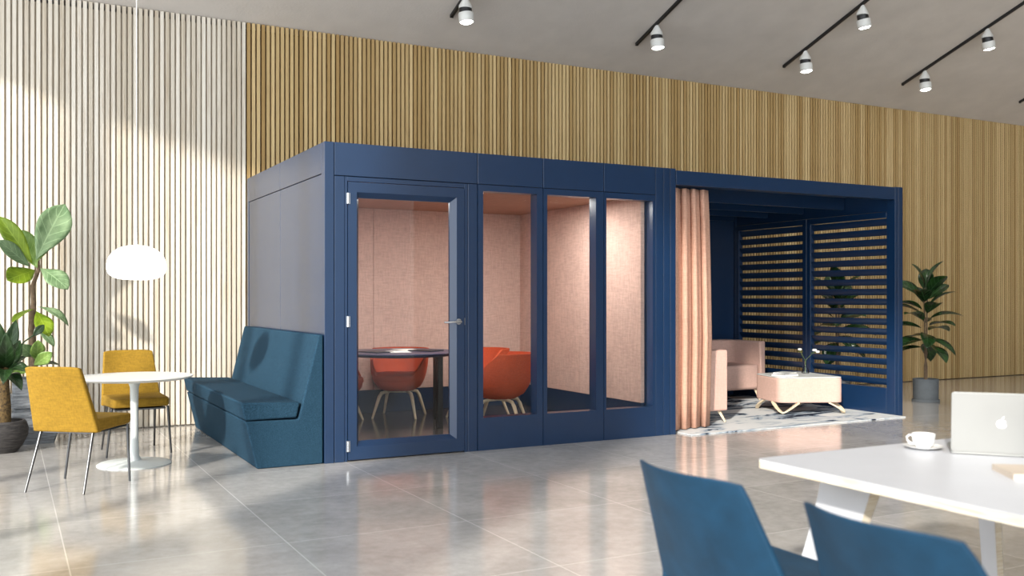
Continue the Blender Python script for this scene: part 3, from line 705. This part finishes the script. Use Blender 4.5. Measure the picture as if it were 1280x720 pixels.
for (b, t, wd, nr, sg) in [
 ((-2.29, 1.9, .72), (-2.17, 1.75, .98), .13, (.3, -1, .3), .05), ((-2.29, 1.9, .70), (-2.1, 1.7, .70), .14, (.1, -.7, .9), .15), ((-2.29, 1.9, .72), (-2.28, 1.6, 1.05), .14, (.1, -1, .3), .1),
 ((-2.3, 1.9, .75), (-2.38, 1.7, 1.2), .15, (0, -1, .2), .05), ((-2.29, 1.9, .66), (-2.16, 1.65, .55), .12, (.2, -.8, .8), .2), ((-2.29, 1.9, .68), (-2.3, 1.55, .62), .13, (.1, -.8, .8), .2),
 ((-2.31, 1.9, .7), (-2.5, 1.7, .8), .13, (-.2, -1, .5), .15), ((-2.3, 1.9, .75), (-2.2, 1.95, 1.15), .12, (.2, -1, .1), .05), ((-2.3, 1.9, .7), (-2.12, 1.95, .82), .10, (.1, -.6, .9), .15)]:
    add_leaf(dp, M['darkleaf'], b, t, wd, nr, sg, .3, .5, .08)
st = MB().tube([(.02, 0, .6), (.08, .03, .8), (.17, .1, .95), (.27, .2, 1.02)], [.009, .008, .007, .005], 8).build('stem', M['darkleaf'], dp)
add_leaf(dp, M['darkleaf'], (-2.06, 2.09, 1.0), (-1.97, 2.12, 1.1), .07, (.1, -1, .3), .05, .3, .5)

def rubber_plant(label, loc, H, n, seed, leaves=None):
    r = random.Random(seed); t = thing('rubber_plant', label, 'plant', loc)
    MB().lathe([(0, 0), (.165, 0), (.17, .006), (.17, .03), (.16, .03), (.155, .022), (0, .02)], 40).build('saucer', M['conc_pot'], t)
    MB().lathe([(0, .023), (.148, .023), (.153, .03), (.158, .29), (.158, .296), (.147, .296), (.145, .26), (0, .26)], 40).build('pot', M['conc_pot'], t)
    MB().lathe([(0, .255), (.14, .255), (.1, .268), (0, .272)], 20).build('soil', M['soil'], t)
    for s in (-1, 1):
        MB().tube([(s*.012, 0, .26), (s*.03, s*.01, .45), (-s*.012, s*.005, .62), (s*.018, 0, .8), (s*.02, 0, H*.62), (s*.03, 0, H*.8), (s*.02, 0, H*.88)], [.014, .013, .012, .011, .010, .009, .006], 8).build('trunk', M['bark'], t)
    P = Vector(loc)
    for k in range(n):
        s = k/(n-1); z = .72+(H*.86-.72)*s; a = k*2.39996+seed; L = (.38+.08*r.random())*(1-.10*s); el = math.radians(-34+ 88*s**1.1+r.uniform(-12, 12))
        d = Vector((math.cos(a)*math.cos(el), math.sin(a)*math.cos(el), math.sin(el)))
        b = P+Vector((0, 0, z))+d*.05; e = P+Vector((0, 0, z))+d*(L+.05)
        up = Vector((0, 0, 1)) if el < 1.0 else Vector((-math.cos(a), -math.sin(a), .4))
        add_leaf(t, M['rubber'], b, e, .185+.03*r.random(), tuple(up+Vector((r.uniform(-.4, .4), r.uniform(-.5, .1), 0))), .10, .28, .5)
    return t
rubber_plant('rubber plant in a grey concrete pot standing right of the lounge pod', (8.25, .87, 0), 1.68, 26, 2)
rubber_plant('rubber plant seen only through the louvre slats of the lounge', (7.45, 1.60, 0), 1.60, 24, 5)

# ------------------------------------------------------------------ light, world, camera
wd = bpy.data.worlds.new('World'); bpy.context.scene.world = wd; wd.use_nodes = True
bg = wd.node_tree.nodes['Background']; bg.inputs[0].default_value = (.90, .95, 1.0, 1); bg.inputs[1].default_value = 1.9
wt_ = wd.node_tree; tcw = wt_.nodes.new('ShaderNodeTexCoord'); dp_ = wt_.nodes.new('ShaderNodeVectorMath'); dp_.operation = 'DOT_PRODUCT'
dp_.inputs[1].default_value = (-.9, -.35, .25); wt_.links.new(tcw.outputs['Generated'], dp_.inputs[0])
mr = wt_.nodes.new('ShaderNodeMapRange'); mr.interpolation_type = 'SMOOTHSTEP'   # the sky is brightest round the low sun
for i_, v_ in ((1, -.2), (2, 1.0), (3, .68), (4, 4.6)): mr.inputs[i_].default_value = v_
wt_.links.new(dp_.outputs['Value'], mr.inputs[0]); wt_.links.new(mr.outputs[0], bg.inputs[1])
sl = bpy.data.lights.new('sun', 'SUN'); sl.energy = 5.8; sl.angle = math.radians(2.6); sl.color = (1.0, .95, .87)
so = bpy.data.objects.new('sun', sl); C.objects.link(so)
az = math.radians(41.5); el = math.radians(25.5)
so.rotation_euler = Vector((math.cos(az)*math.cos(el), math.sin(az)*math.cos(el), -math.sin(el))).to_track_quat('-Z', 'Y').to_euler()
so.location = (-8, -9, 9)
cd = bpy.data.cameras.new('camera'); cam = bpy.data.objects.new('camera', cd); C.objects.link(cam)
th = math.atan2(635, 1195)
cam.location = (-2.29386, -7.55147, 1.35); cam.rotation_euler = (PI/2, 0, -th)
cd.sensor_width = 36; cd.lens = 36*1195/1280; cd.shift_y = 11.5/1280
cd.dof.use_dof = True; cd.dof.focus_distance = 9.0; cd.dof.aperture_fstop = 2.4
sc_ = bpy.context.scene; sc_.camera = cam
sc_.view_settings.view_transform = 'Standard'; sc_.view_settings.look = 'None'; sc_.view_settings.gamma = 1; sc_.view_settings.exposure = 0.0
sc_.view_settings.use_curve_mapping = False
sc_.cycles.use_denoising = True
sc_.cycles.max_bounces = 8; sc_.cycles.diffuse_bounces = 5; sc_.cycles.glossy_bounces = 4; sc_.cycles.transparent_max_bounces = 12
sc_.cycles.sample_clamp_indirect = 8
